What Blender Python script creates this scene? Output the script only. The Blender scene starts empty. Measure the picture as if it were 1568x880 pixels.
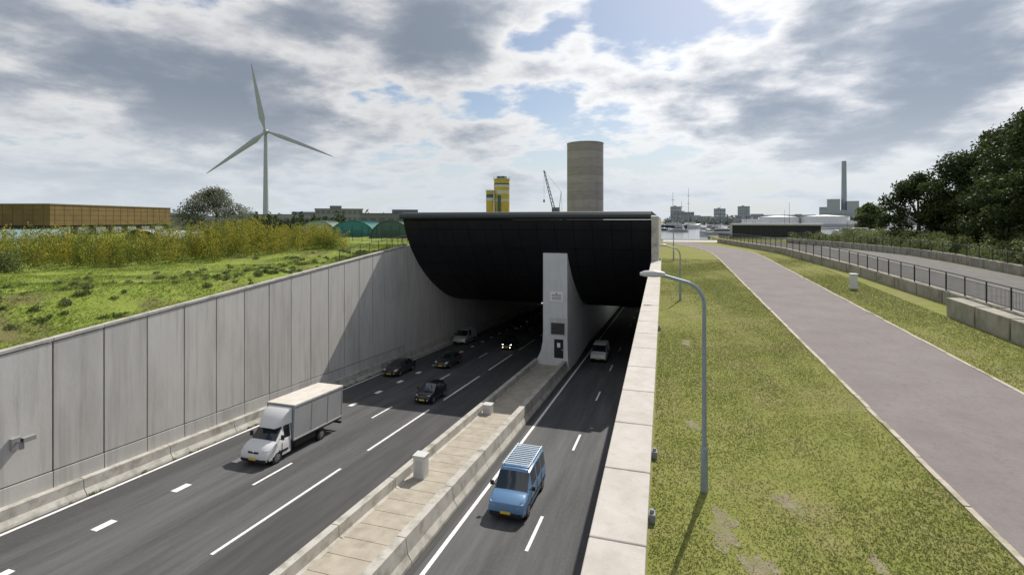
import bpy, math, random
import numpy as np
from mathutils import Vector, Matrix
random.seed(7); rng = np.random.default_rng(7)
scene = bpy.context.scene
col = scene.collection

# ------------------------------------------------------------------ helpers
def new_mat(name):
    m = bpy.data.materials.new(name); m.use_nodes = True
    nt = m.node_tree
    return m, nt, nt.nodes['Principled BSDF']

def mat(name, a, b=None, rough=0.7, scale=3.0, detail=6, stretch=(1,1,1), metallic=0.0, bump=0.0,
        bscale=None, spec=0.4, emit=None, c=None, cscale=0.3, camt=0.5, lo=0.35, hi=0.65, clo=0.5, chi=0.7,
        d=None, dstretch=(1,1,1), dscale=1.0, damt=.5, dlo=.5, dhi=.7):
    m, nt, p = new_mat(name)
    p.inputs['Roughness'].default_value = rough
    p.inputs['Metallic'].default_value = metallic
    p.inputs['Specular IOR Level'].default_value = spec
    p.inputs['Base Color'].default_value = (*a, 1)
    if emit:
        p.inputs['Emission Color'].default_value = (*emit[0], 1)
        p.inputs['Emission Strength'].default_value = emit[1]
    N = nt.nodes; L = nt.links
    geo = N.new('ShaderNodeNewGeometry')
    def vec(s):
        mp = N.new('ShaderNodeVectorMath'); mp.operation = 'MULTIPLY'
        mp.inputs[1].default_value = s
        L.new(geo.outputs['Position'], mp.inputs[0]); return mp.outputs[0]
    V0 = vec(stretch)
    def layer(prev, colr, v, sc, amt, l, h_):
        n2 = N.new('ShaderNodeTexNoise'); n2.inputs['Scale'].default_value = sc
        n2.inputs['Detail'].default_value = 7; n2.inputs['Roughness'].default_value = 0.62
        L.new(v, n2.inputs['Vector'])
        mr2 = N.new('ShaderNodeMapRange'); mr2.inputs[1].default_value = l; mr2.inputs[2].default_value = h_
        mr2.inputs[4].default_value = amt
        L.new(n2.outputs['Fac'], mr2.inputs[0])
        mx2 = N.new('ShaderNodeMix'); mx2.data_type = 'RGBA'
        L.new(mr2.outputs[0], mx2.inputs[0])
        if isinstance(prev, tuple): mx2.inputs[6].default_value = (*prev, 1)
        else: L.new(prev, mx2.inputs[6])
        mx2.inputs[7].default_value = (*colr, 1)
        return mx2.outputs[2]
    out = None
    if b is not None:
        out = layer(a, b, V0, scale, 1.0, lo, hi)
        if c is not None: out = layer(out, c, V0, cscale, camt, clo, chi)
        if d is not None: out = layer(out, d, vec(dstretch), dscale, damt, dlo, dhi)
        L.new(out, p.inputs['Base Color'])
    if bump:
        nb = N.new('ShaderNodeTexNoise'); nb.inputs['Scale'].default_value = bscale or scale*4
        nb.inputs['Detail'].default_value = 4
        L.new(V0, nb.inputs['Vector'])
        bp = N.new('ShaderNodeBump'); bp.inputs['Strength'].default_value = bump
        bp.inputs['Distance'].default_value = 0.05
        L.new(nb.outputs['Fac'], bp.inputs['Height']); L.new(bp.outputs[0], p.inputs['Normal'])
    return m

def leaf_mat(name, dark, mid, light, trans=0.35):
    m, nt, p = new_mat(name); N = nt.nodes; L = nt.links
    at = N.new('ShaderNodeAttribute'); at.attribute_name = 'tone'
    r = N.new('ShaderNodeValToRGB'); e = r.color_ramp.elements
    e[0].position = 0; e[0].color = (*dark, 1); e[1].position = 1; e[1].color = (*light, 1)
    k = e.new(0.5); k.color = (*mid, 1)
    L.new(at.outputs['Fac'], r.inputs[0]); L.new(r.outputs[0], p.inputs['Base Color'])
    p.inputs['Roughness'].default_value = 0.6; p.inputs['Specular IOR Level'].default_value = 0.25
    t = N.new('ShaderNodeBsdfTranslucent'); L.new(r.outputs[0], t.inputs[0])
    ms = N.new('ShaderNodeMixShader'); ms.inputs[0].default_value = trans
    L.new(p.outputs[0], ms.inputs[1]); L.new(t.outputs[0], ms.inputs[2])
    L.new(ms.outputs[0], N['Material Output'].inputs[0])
    return m

def empty(name, loc=(0,0,0), rot=(0,0,0)):
    o = bpy.data.objects.new(name, None); o.location = loc; o.rotation_euler = rot
    o.empty_display_size = 0.3
    col.objects.link(o); return o

class MB:
    def __init__(s): s.v=[]; s.f=[]; s.m=[]
    def hexa(s, p, m=0):
        b=len(s.v); s.v += [tuple(q) for q in p]
        for f in ((0,3,2,1),(4,5,6,7),(0,1,5,4),(1,2,6,5),(2,3,7,6),(3,0,4,7)):
            s.f.append(tuple(b+i for i in f)); s.m.append(m)
    def box(s,x0,x1,y0,y1,z0,z1,m=0):
        s.hexa([(x0,y0,z0),(x1,y0,z0),(x1,y1,z0),(x0,y1,z0),(x0,y0,z1),(x1,y0,z1),(x1,y1,z1),(x0,y1,z1)],m)
    def sbox(s,x0,x1,y0,y1,zb,zt,m=0):
        s.hexa([(x0,y0,zb(y0)),(x1,y0,zb(y0)),(x1,y1,zb(y1)),(x0,y1,zb(y1)),
                (x0,y0,zt(y0)),(x1,y0,zt(y0)),(x1,y1,zt(y1)),(x0,y1,zt(y1))],m)
    def poly(s, pts, m=0):
        b=len(s.v); s.v += [tuple(q) for q in pts]; s.f.append(tuple(range(b,b+len(pts)))); s.m.append(m)
    def cyl(s,p0,p1,r0,r1=None,n=10,m=0,cap=True):
        r1 = r0 if r1 is None else r1
        p0=Vector(p0); p1=Vector(p1); d=(p1-p0).normalized()
        a = d.orthogonal().normalized(); c = d.cross(a)
        b=len(s.v)
        for P,r in ((p0,r0),(p1,r1)):
            for i in range(n):
                t=2*math.pi*i/n; q=P+a*(r*math.cos(t))+c*(r*math.sin(t)); s.v.append(tuple(q))
        for i in range(n):
            j=(i+1)%n; s.f.append((b+i,b+j,b+n+j,b+n+i)); s.m.append(m)
        if cap:
            s.f.append(tuple(b+n-1-i for i in range(n))); s.m.append(m)
            s.f.append(tuple(b+n+i for i in range(n))); s.m.append(m)
    def path(s, pts, rs, n=8, m=0):
        for i in range(len(pts)-1): s.cyl(pts[i],pts[i+1],rs[i],rs[i+1],n,m)
    def loft(s, rings, mf, caps=(0,0)):
        b=len(s.v); n=len(rings[0])
        for r in rings: s.v += [tuple(q) for q in r]
        for i in range(len(rings)-1):
            for j in range(n):
                k=(j+1)%n
                s.f.append((b+i*n+j,b+i*n+k,b+(i+1)*n+k,b+(i+1)*n+j)); s.m.append(mf(i,j))
        s.f.append(tuple(b+n-1-j for j in range(n))); s.m.append(caps[0])
        s.f.append(tuple(b+(len(rings)-1)*n+j for j in range(n))); s.m.append(caps[1])
    def obj(s,name,mats,parent=None,loc=(0,0,0),rot=(0,0,0),bevel=0,smooth=None):
        me=bpy.data.meshes.new(name); me.from_pydata(s.v,[],s.f)
        for mm in (mats if isinstance(mats,(list,tuple)) else [mats]): me.materials.append(mm)
        me.polygons.foreach_set('material_index', s.m); me.update()
        o=bpy.data.objects.new(name,me); o.location=loc; o.rotation_euler=rot
        col.objects.link(o)
        if parent: o.parent=parent
        if smooth is not None:
            me.polygons.foreach_set('use_smooth',[True]*len(me.polygons))
            me.set_sharp_from_angle(angle=math.radians(smooth))
        if bevel:
            bm=o.modifiers.new('bevel','BEVEL'); bm.width=bevel; bm.segments=2; bm.limit_method='ANGLE'
        return o

def fast_mesh(name, V, F, tone, material, parent=None, loc=(0,0,0)):
    me=bpy.data.meshes.new(name); nV=len(V); nF,k=F.shape
    me.vertices.add(nV); me.vertices.foreach_set('co',V.astype(np.float32).ravel())
    me.loops.add(nF*k); me.loops.foreach_set('vertex_index',F.astype(np.int32).ravel())
    me.polygons.add(nF); me.polygons.foreach_set('loop_start',np.arange(0,nF*k,k,dtype=np.int32))
    me.polygons.foreach_set('loop_total',np.full(nF,k,dtype=np.int32))
    me.materials.append(material); me.update(calc_edges=True)
    at=me.attributes.new('tone','FLOAT','FACE'); at.data.foreach_set('value',tone.astype(np.float32))
    o=bpy.data.objects.new(name,me); col.objects.link(o); o.location=loc
    if parent: o.parent=parent
    return o

def leaves(name, C, S, tone, material, parent=None, loc=(0,0,0), up=0.0):
    n=len(C)
    a=rng.normal(size=(n,3)); a[:,2]+=up*np.sign(rng.random(n)+.2); a/=np.linalg.norm(a,axis=1)[:,None]
    b=rng.normal(size=(n,3)); b-= (a*b).sum(1)[:,None]*a; b/=np.linalg.norm(b,axis=1)[:,None]
    S=S[:,None]
    V=np.stack([C+a*S, C+b*S*.5, C-a*S, C-b*S*.5],1).reshape(-1,3)
    F=np.arange(n*4).reshape(n,4)
    return fast_mesh(name,V,F,tone,material,parent,loc)

_rf=np.random.default_rng(99)
_wv=[( _rf.normal(size=2)*f, _rf.random()*6.28, 1/f**.6) for f in (.25,.4,.4,.7,.7,1.1,1.1,1.8,1.8,2.8,2.8,4.0) ]
def patch(X,Y):
    s=0; t=0
    for w,p,a in _wv: s=s+a*np.sin(X*w[0]+Y*w[1]*.6+p); t+=a*a/2
    return s/math.sqrt(t)

# ------------------------------------------------------------------ levels
SLOPE=.062
def R(y): return -13.4-SLOPE*y
def W(y): return -7.5+.0825*min(max(y,-15),56)
def GR(y): return -6+.032*min(max(y,-60),66)
def sm(t): t=min(max(t,0),1); return t*t*(3-2*t)
def G(x,y):
    if -25<x<900 and 134<y<900: return -6.0
    if -25<x<11 and 107<y<900: return -6.0
    if x>-0.31: return GR(y)
    if x>-30.1: return -3.5
    d=-30.2-x
    w=7.5 if y<17 else max(1.5,7.5-.6*(y-17))
    w0=W(y)-.06; P=max(w0,-4.35)
    g=w0+(P-w0)*sm((d-.4)/w)
    g+= (-4.1-g)*sm((d-22)/30)
    if d>1: g+=.10*math.sin(x*.9+y*.35)*math.sin(y*.61-x*.2)+.07*math.sin(x*.31-y*1.3)
    return g

# ------------------------------------------------------------------ materials
M_grass=mat('grass_turf',(.185,.205,.05),(.235,.24,.075),rough=.95,scale=1.6,detail=10,bump=.4,bscale=18,spec=.1,
            c=(.25,.215,.11),cscale=.5,camt=.7,clo=.48,chi=.68)
M_field=mat('field_grass',(.17,.24,.04),(.25,.29,.065),rough=.95,scale=.9,detail=9,bump=.8,bscale=5,spec=.1,
            c=(.16,.13,.07),cscale=.22,camt=.8,clo=.53,chi=.63)
M_asph=mat('highway_asphalt',(.088,.088,.090),(.122,.122,.124),rough=.8,scale=2.2,stretch=(1,.035,1),bump=.15,bscale=60,
           c=(.060,.060,.063),cscale=.6,camt=.85,clo=.42,chi=.6,spec=.3,d=(.14,.138,.134),dstretch=(1,.5,1),dscale=9,damt=.35,dlo=.5,dhi=.75)
M_asph_d=mat('asphalt_shoulder',(.058,.058,.059),(.080,.080,.080),rough=.85,scale=2.5,stretch=(1,.06,1),bump=.15,bscale=60,spec=.3,
             c=(.10,.092,.078),cscale=1.1,camt=.45)
M_path=mat('path_asphalt',(.20,.178,.174),(.235,.212,.208),rough=.92,scale=.7,detail=10,bump=.3,bscale=45,spec=.2,
           c=(.165,.148,.147),cscale=5,camt=.55,d=(.26,.24,.23),dscale=16,damt=.6,dlo=.55,dhi=.7)
M_paint=mat('road_paint',(.80,.80,.78),(.52,.52,.51),rough=.6,scale=6,lo=.5,hi=.75)
M_conc=mat('concrete_panel',(.55,.535,.505),(.61,.595,.565),rough=.8,scale=.7,stretch=(1,1,.35),bump=.1,bscale=12,
           c=(.46,.445,.415),cscale=.45,camt=.7,d=(.37,.355,.33),dstretch=(2.2,2.2,.12),dscale=1.6,damt=.6,dlo=.50,dhi=.72)
M_conc2=mat('concrete_panel_b',(.50,.487,.462),(.56,.545,.52),rough=.8,scale=.8,stretch=(1,1,.35),bump=.1,bscale=12,
           c=(.42,.405,.38),cscale=.5,camt=.7,d=(.34,.325,.30),dstretch=(2.2,2.2,.12),dscale=1.3,damt=.6,dlo=.48,dhi=.72)
M_cope=mat('concrete_coping',(.47,.44,.40),(.54,.51,.47),rough=.85,scale=1.5,detail=9,bump=.12,bscale=25,c=(.39,.355,.315),cscale=.9,camt=.6,
           d=(.33,.30,.26),dscale=5,damt=.45,dlo=.53,dhi=.75)
M_barr=mat('concrete_barrier',(.42,.40,.36),(.50,.48,.44),rough=.85,scale=1.2,detail=9,bump=.15,bscale=20,
           c=(.24,.23,.19),cscale=1.4,camt=.75,clo=.48,chi=.66)
M_slab=mat('walkway_slab',(.36,.32,.26),(.43,.39,.32),rough=.9,scale=1.2,bump=.1,c=(.24,.21,.16),cscale=1.1,camt=.6)
M_joint=mat('joint_dark',(.05,.05,.05),rough=.9)
M_black=mat('portal_cladding',(.011,.0115,.014),(.016,.0165,.020),rough=.5,scale=.5,metallic=.0,spec=.3)
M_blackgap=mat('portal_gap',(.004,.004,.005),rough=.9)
M_rim=mat('portal_rim',(.035,.04,.042),rough=.4)
M_galv=mat('lamp_pole_paint',(.27,.32,.36),(.22,.27,.31),rough=.45,scale=8,metallic=.3)
M_lamp=mat('lamp_housing',(.45,.46,.46),rough=.4)
M_dark=mat('dark_trim',(.02,.02,.022),rough=.5)
M_glass=mat('vehicle_glass',(.015,.02,.025),rough=.06,spec=.8)
M_tyre=mat('tyre',(.015,.015,.015),rough=.85)
M_rimw=mat('wheel_rim',(.35,.35,.36),rough=.35,metallic=.7)
M_head=mat('headlight_glass',(.65,.68,.7),rough=.1,spec=.8)
M_headon=mat('headlight_lit',(.9,.9,.8),rough=.2,emit=((1,.93,.75),6))
M_plate=mat('number_plate',(.75,.52,.05),rough=.5)
M_red=mat('tail_light',(.35,.02,.02),rough=.3)
M_rail=mat('railing_steel',(.035,.04,.045),rough=.5,metallic=.3)
M_bark=mat('bark',(.07,.055,.04),(.11,.09,.07),rough=.95,scale=6,bump=.5)
M_white=mat('white_panel',(.62,.62,.61),(.55,.55,.54),rough=.5,scale=.4)
M_soil=mat('bare_soil',(.19,.165,.10),(.26,.225,.14),rough=.95,scale=5,bump=.5,bscale=20,c=(.18,.19,.06),cscale=4,camt=.8,clo=.45,chi=.6)

# ------------------------------------------------------------------ ground
xs=[-6000,-2500,-1200,-700,-450,-300,-220,-160,-120,-95,-80,-72,-66]+[-62+1.5*i for i in range(19)]+[-33.6,-32.4,-31.4,-30.7,-30.2,-25,-16,-8,-.3,2,4,6,8,10,11,14,16,20,24,28,34,40,50,65,90,130,200,300,450,700,900,1500,2500,6000]
ys=[-400,-150,-60,-40,-30]+[-20+2*i for i in range(61)]+[107,108,116,126,132,136,160,200,280,400,600,890,910,1500,3000,7000]
ys=sorted(set(ys+[58,66]))
g=MB(); idx={}
for i,x in enumerate(xs):
    for j,y in enumerate(ys):
        idx[i,j]=len(g.v); g.v.append((x,y,G(x,y)))
for i in range(len(xs)-1):
    for j in range(len(ys)-1):
        if -30.3<xs[i] and xs[i+1]<-.2 and ys[j+1]<=58: continue
        g.f.append((idx[i,j],idx[i+1,j],idx[i+1,j+1],idx[i,j+1])); g.m.append(1 if xs[i+1]<=-30.1 else 0)
g.obj('ground',[M_grass,M_field],smooth=60)

h=MB()
Ys=[-60,-20]+list(range(0,310,20))
for a,b in zip(Ys[:-1],Ys[1:]):
    for x0,x1,mi in ((-29.9,-28.8,1),(-28.8,-18.6,0),(-18.6,-14.3,1),(-14.3,-9.9,1),(-9.9,-2.3,0),(-2.3,-1.26,1)):
        h.poly([(x0,a,R(a)),(x1,a,R(a)),(x1,b,R(b)),(x0,b,R(b))],mi)
h.obj('highway_road',[M_asph,M_asph_d])
k=MB()
def line(xc,w,y0,y1): 
    e=.008; k.poly([(xc-w/2,y0,R(y0)+e),(xc+w/2,y0,R(y0)+e),(xc+w/2,y1,R(y1)+e),(xc-w/2,y1,R(y1)+e)])
for a in range(-40,300,20):
    line(-29.0,.2,a,a+20); line(-9.55,.2,a,a+20); line(-2.35,.18,a,a+20)
for n in range(-5,20):
    line(-5.9,.16,21.7+12*n,24.8+12*n); line(-22.1,.16,22.8+12*n,25.9+12*n); line(-18.8,.17,17.1+12*n,26.2+12*n)
for n in range(-12,24): line(-25.5,.42,16.8+4*n,17.75+4*n)
k.obj('road_markings',M_paint)

# ------------------------------------------------------------------ left retaining wall
lw=empty('retaining_wall')
b=MB(); back=MB(); cp=MB()
PW=2.45; y=17.8-PW*18; i=0
while y<53:
    y1=min(y+PW,54.2); i+=1; pr_=.012*random.random()
    b.sbox(-30.15,-29.9+pr_,y+.04,y1-.04,lambda t:R(t)+1.78,lambda t:W(t)-.16,random.choice((0,0,1)))
    b.sbox(-30.15,-29.87,y+.02,y1-.02,lambda t:R(t)-.3,lambda t:R(t)+1.72,random.choice((0,1)))
    cp.sbox(-30.25,-29.84,y+.008,y1-.008,lambda t:W(t)-.1,lambda t:W(t)+.07)
    y=y1 if y1>54 else y+PW
y=54.25
while y<120:
    b.sbox(-30.15,-29.9,y+.025,y+PW-.025,lambda t:R(t)-.3,lambda t:min(W(56)-.14, 0)); y+=PW
for a,b2 in ((-60,-15),(-15,20),(20,54.2)):
    back.sbox(-30.4,-29.99,a,b2,lambda t:R(t)-1,lambda t:W(t)-.35)
back.sbox(-30.4,-29.99,54.2,125,lambda t:R(t)-1,lambda t:-3.3)
b.obj('panels',[M_conc,M_conc2],lw,bevel=.012); back.obj('backing',M_joint,lw); cp.obj('coping',M_barr,lw,bevel=.02)
fb=MB(); y=-30.
prof=[(-29.87,0),(-29.3,0),(-29.34,.12),(-29.52,.35),(-29.56,.85),(-29.86,.9)]
while y<110:
    y1=y+4.9
    fb.loft([[(x,t,R(t)+z) for x,z in prof] for t in (y+.02,y1-.02)],lambda i,j:0); y=y1
fb.obj('concrete_barrier',M_barr,bevel=0)

# ------------------------------------------------------------------ right retaining wall
rw=empty('retaining_wall'); b=MB(); cp=MB(); y=-3.3
b.sbox(-1.2,-.36,-60,53.4,lambda t:R(t)-1,lambda t:GR(t)-.02)
for i in range(24):
    a=y+2.42*i
    if a<53.3: cp.sbox(-1.26,-.29,a+.014,min(a+2.42,53.4)-.014,lambda t:GR(t)-.22,lambda t:GR(t)+.22)
b.obj('wall',M_conc,rw); cp.obj('coping',M_cope,rw,bevel=.025)
sw=MB(); sw.sbox(-1.26,-.55,53.42,100,lambda t:R(t)-1,lambda t:.45)
sw.obj('portal_side_wall',M_barr,rw,bevel=.03)
for yy in (9.9,12.4,25):
    f=MB(); f.box(-.28,-.16,yy-.1,yy+.1,GR(yy)+.0,GR(yy)+.16); f.cyl((-.22,yy,GR(yy)+.16),(-.22,yy,GR(yy)+.22),.04)
    f.obj('wall_light_fitting',mat('fitting_grey',(.22,.23,.24)))

# ------------------------------------------------------------------ median
md=empty('median_barrier'); L1=MB(); y=-20.
while y<56:
    y1=min(y+4.9,56.5)
    for x0,pf in ((-14.35,[(0,0),(.66,0),(.66,.5),(.5,.55),(.48,1.05),(.10,1.05),(.06,.3)]),(-11.05,[(0,0),(.80,0),(.79,.14),(.60,.42),(.50,1.1),(.06,1.10),(.0,.4)])):
        L1.loft([[(x0+x,t,R(t)+z) for x,z in pf] for t in (y+.025,y1-.025)],lambda i,j:0)
    y=y1
L1.obj('barriers',M_barr,md)
fl=MB(); y=-20.
while y<56:
    fl.sbox(-13.69,-11.052,y+.012,y+1.23-.012,lambda t:R(t)-.1,lambda t:R(t)+.5); y+=1.23
fl.obj('walkway_slabs',M_slab,md,bevel=.01)
M_cabd=mat('cabinet_door',(.5,.5,.49))
for x0,yy,hh in ((-13.2,25.8,1.25),(-13.35,37.6,.7)):
    c=MB(); c.box(x0-.33,x0+.33,yy-.3,yy+.3,R(yy)+.45,R(yy)+.5+hh); c.box(x0-.37,x0+.37,yy-.34,yy+.34,R(yy)+.5+hh,R(yy)+.56+hh)
    c.box(x0+.331,x0+.34,yy-.2,yy+.2,R(yy)+.7,R(yy)+.3+hh,1)
    c.box(x0-.2,x0+.2,yy-.31,yy-.301,R(yy)+.7,R(yy)+.3+hh,1)
    c.obj('utility_cabinet',[M_white,M_cabd],bevel=.015)

# ------------------------------------------------------------------ tunnel portal
tp=empty('tunnel_portal')
PF=[(56.2,1.0),(54.2,1.0),(53.6,.93),(53.25,.66),(53.2,.4),(53.4,.2),(53.75,.14)]
ctrl=[(53.9,.1),(54.35,-1.0),(55.6,-3.1),(57.6,-5.25),(59.8,-7.0),(62.3,-8.55),(66,-10.35),(70.2,-11.6),(75,-12.4)]
def cr(P,n):
    out=[]
    for i in range(len(P)-1):
        p0=P[max(i-1,0)];p1=P[i];p2=P[i+1];p3=P[min(i+2,len(P)-1)]
        for s in range(n):
            t=s/n
            out.append(tuple(.5*((2*p1[q])+(-p0[q]+p2[q])*t+(2*p0[q]-5*p1[q]+4*p2[q]-p3[q])*t*t+(-p0[q]+3*p1[q]-3*p2[q]+p3[q])*t**3) for q in (0,1)))
    out.append(P[-1]); return out
body=cr(ctrl,6)
s=MB(); XL,XR=-29.95,-1.27
for (a,b2) in zip(PF[:-1],PF[1:]): s.poly([(XL-.15,a[0],a[1]),(XR,a[0],a[1]),(XR,b2[0],b2[1]),(XL-.15,b2[0],b2[1])],1)
for (a,b2) in zip(body[:-1],body[1:]): s.poly([(XL,a[0],a[1]),(XR,a[0],a[1]),(XR,b2[0],b2[1]),(XL,b2[0],b2[1])],0)
s.poly([(XL,100,1.0),(XR,100,1.0),(XR,56.2,1.0),(XL,56.2,1.0)],1)
s.poly([(XL,q[0],q[1]) for q in body]+[(XL,100,-12.4),(XL,100,1),(XL,53.9,1)],0)
s.poly([(XL-.15,q[0],q[1]) for q in PF]+[(XL-.15,56.2,.1)],1)
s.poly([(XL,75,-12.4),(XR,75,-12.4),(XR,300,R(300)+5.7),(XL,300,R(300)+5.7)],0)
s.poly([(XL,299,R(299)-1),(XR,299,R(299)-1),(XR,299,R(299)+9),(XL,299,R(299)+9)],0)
s.obj('shell_backing',[M_blackgap,M_rim],tp,smooth=30)
pn=MB(); seg=3
NX=14; dx=(XR-XL)/NX
for i in range(NX):
    x0=XL+dx*i+.03; x1=XL+dx*(i+1)-.03
    for j in range(0,len(body)-1-seg,seg*2):
        pts=body[j:j+2*seg+1]; off=[]
        for q in range(len(pts)):
            a=pts[max(q-1,0)]; c2=pts[min(q+1,len(pts)-1)]
            ty,tz=c2[0]-a[0],c2[1]-a[1]; l=math.hypot(ty,tz); ny,nz=tz/l,-ty/l
            sh=.03 if q==0 else (-.03 if q==len(pts)-1 else 0)
            off.append((pts[q][0]+ny*.05+ty/l*sh, pts[q][1]+nz*.05+tz/l*sh))
        for a,c2 in zip(off[:-1],off[1:]):
            pn.poly([(x0,a[0],a[1]),(x1,a[0],a[1]),(x1,c2[0],c2[1]),(x0,c2[0],c2[1])])
pn.obj('cladding_panels',M_black,tp,smooth=40)
py=56.0
pr=[(-13.25,-3.3),(-13.25,-12.6),(-13.3,-13.8),(-13.5,-14.8),(-13.9,-15.7),(-14.6,-17.2),(-10.2,-17.2),(-10.35,-15.6),(-10.42,-14),(-10.45,-3.3)]
pm=MB(); pm.loft([[(x,t,z) for x,z in pr] for t in (py,76)],lambda i,j:0); pm.box(-13.1,-10.6,76,299,-34,-12)
M_pier=mat('pier_concrete',(.62,.63,.63),(.68,.69,.69),rough=.7,scale=.6,bump=.05,c=(.54,.54,.54),cscale=.5,camt=.5,
           d=(.42,.42,.41),dstretch=(2.5,2.5,.15),dscale=1.5,damt=.4,dlo=.52,dhi=.7)
pm.obj('centre_pier',M_pier,tp,bevel=.04)
d=MB()
d.box(-12.42,-10.95,py-.06,py-.003,-9.1,-8.05,0)
for i in range(4): d.box(-12.25+.1*(i%2),-11.1,py-.066,py-.061,-8.42-.17*i,-8.35-.17*i,2)
d.box(-11.75,-11.62,py-.066,py-.061,-8.3,-8.12,2)
d.box(-12.45,-10.6,py-.05,py-.003,-13.0,-11.0,3)
d.box(-12.3,-10.75,py-.06,py-.051,-12.85,-11.55,1)
for i in range(9): d.box(-12.3,-10.75,py-.075,py-.061,-12.8+.14*i,-12.75+.14*i,2)
d.box(-11.95,-10.9,py-.04,py-.003,-15.5,-13.4,1); d.box(-11.6,-11.25,py-.05,py-.041,-14.3,-13.8,0)
d.box(-11.05,-10.98,py-.09,py-.041,-14.6,-14.5,0)
d.obj('pier_door_sign_and_louvre',[mat('sign_white',(.85,.85,.85)),M_dark,mat('letter_grey',(.12,.12,.13)),M_conc],tp)

# ------------------------------------------------------------------ cycle path
def px_off(y): return -.0045*max(0,y-58)**2
pt=MB(); ed=MB(); yy=[v for v in ys if -30<=v<=100]
def strip(mb,x0,x1,e,m=0,off=px_off,yl=yy):
    for a,b2 in zip(yl[:-1],yl[1:]):
        mb.poly([(x0+off(a),a,GR(a)+e),(x1+off(a),a,GR(a)+e),(x1+off(b2),b2,GR(b2)+e),(x0+off(b2),b2,GR(b2)+e)],m)
strip(pt,5.75,10.6,.02); pt.obj('cycle_path',M_path)
M_edge=mat('kerb_stone',(.42,.37,.29),(.52,.47,.39),rough=.9,scale=3,c=(.22,.21,.11),cscale=1.2,camt=.8,clo=.5,chi=.62)
y=-20.
while y<98:
    for x0 in (5.62,10.6):
        o0,o1=px_off(y),px_off(y+1); a,b2=y+.01,y+.99
        dz=random.uniform(-.008,.01); dxk=random.uniform(-.012,.012)
        ed.hexa([(x0+o0+dxk,a,GR(a)-.1),(x0+.12+o0+dxk,a,GR(a)-.1),(x0+.12+o1+dxk,b2,GR(b2)-.1),(x0+o1+dxk,b2,GR(b2)-.1),
                 (x0+o0+dxk,a,GR(a)+.035+dz),(x0+.12+o0+dxk,a,GR(a)+.035+dz),(x0+.12+o1+dxk,b2,GR(b2)+.035+dz),(x0+o1+dxk,b2,GR(b2)+.035+dz)])
    y+=1
ed.obj('path_kerb',M_edge)
qy=MB(); qy.poly([(-.2,97,GR(97)+.03),(10.9,97,GR(97)+.03),(10.9,106.9,GR(97)+.03),(-.2,106.9,GR(97)+.03)]); qy.obj('quay_pavement',M_barr)

# ------------------------------------------------------------------ right hand wall, railing, service road
def wallline(name,P,w,hz,material,base=-.3):
    m=MB()
    for (xa,ya),(xb,yb) in zip(P[:-1],P[1:]):
        L=math.hypot(xb-xa,yb-ya); n=max(1,int(L/2.5)); nx,ny=(yb-ya)/L*w/2,-(xb-xa)/L*w/2
        for i in range(n):
            t0=i/n+.004; t1=(i+1)/n-.004
            a=(xa+(xb-xa)*t0,ya+(yb-ya)*t0); c=(xa+(xb-xa)*t1,ya+(yb-ya)*t1)
            q=[(a[0]-nx,a[1]-ny),(a[0]+nx,a[1]+ny),(c[0]+nx,c[1]+ny),(c[0]-nx,c[1]-ny)]
            m.hexa([(p[0],p[1],GR(p[1])+base) for p in q]+[(p[0],p[1],GR(p[1])+hz) for p in q],0)
    return m.obj(name,material,bevel=.02)
def railing(name,P,zf,hgt=1.1,step=.16,post=2.0,parent=None):
    m=MB()
    for (xa,ya),(xb,yb) in zip(P[:-1],P[1:]):
        L=math.hypot(xb-xa,yb-ya)
        A=lambda t,z:(xa+(xb-xa)*t,ya+(yb-ya)*t,zf(xa+(xb-xa)*t,ya+(yb-ya)*t)+z)
        for z,r in ((hgt,.035),(.12,.02),(hgt-.18,.015)): m.cyl(A(0,z),A(1,z),r,r,6)
        n=int(L/post)+1
        for i in range(n): m.cyl(A(i/n,0),A(i/n,hgt),.035,.035,6)
        if step:
            n=int(L/step)
            for i in range(n): m.cyl(A(i/n,.12),A(i/n,hgt-.18),.010,.010,3,cap=False)
    return m.obj(name,M_rail,parent)
P1=[(16.1,5),(16,36),(15.3,50),(13.6,65),(11.6,79),(9.2,96)]
M_oldc=mat('old_concrete',(.30,.28,.23),(.38,.355,.30),rough=.9,scale=1.2,detail=9,bump=.2,bscale=16,c=(.13,.125,.10),cscale=.9,camt=.7,
           d=(.12,.12,.08),dstretch=(2,2,.3),dscale=1.5,damt=.5)
wallline('low_wall',P1,.45,.72,M_oldc); railing('railing',P1,lambda x,y:GR(y)+.72,step=.10)
wallline('low_wall',[(14.55,14),(14.55,32)],.7,.95,M_oldc)
wallline('low_wall',[(15.3,14),(15.3,31)],.75,.55,M_oldc)
P2=[(27.6,5),(27.4,60),(25,80),(21,100)]
wallline('low_wall',P2,.4,.8,M_oldc); railing('railing',P2,lambda x,y:GR(y)+.8,1.0,.3)
sr=MB(); strip(sr,16.5,27.0,.015,off=lambda y:-.003*max(0,y-50)**2); sr.obj('service_road',mat('service_asphalt',(.10,.097,.094),(.14,.136,.13),rough=.9,scale=1.5,c=(.17,.165,.12),cscale=.6,camt=.6))
P3=[(-31.0,43),(-31.0,52),(-32,60),(-44,62)]
railing('railing',P3,lambda x,y:G(x,y),1.1,.2)
c=MB(); c.box(12.35,12.75,40.0,40.4,GR(40),GR(40)+1.0); c.box(12.31,12.79,39.96,40.44,GR(40)+1.0,GR(40)+1.07)
c.obj('utility_cabinet',M_white,bevel=.03)

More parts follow.
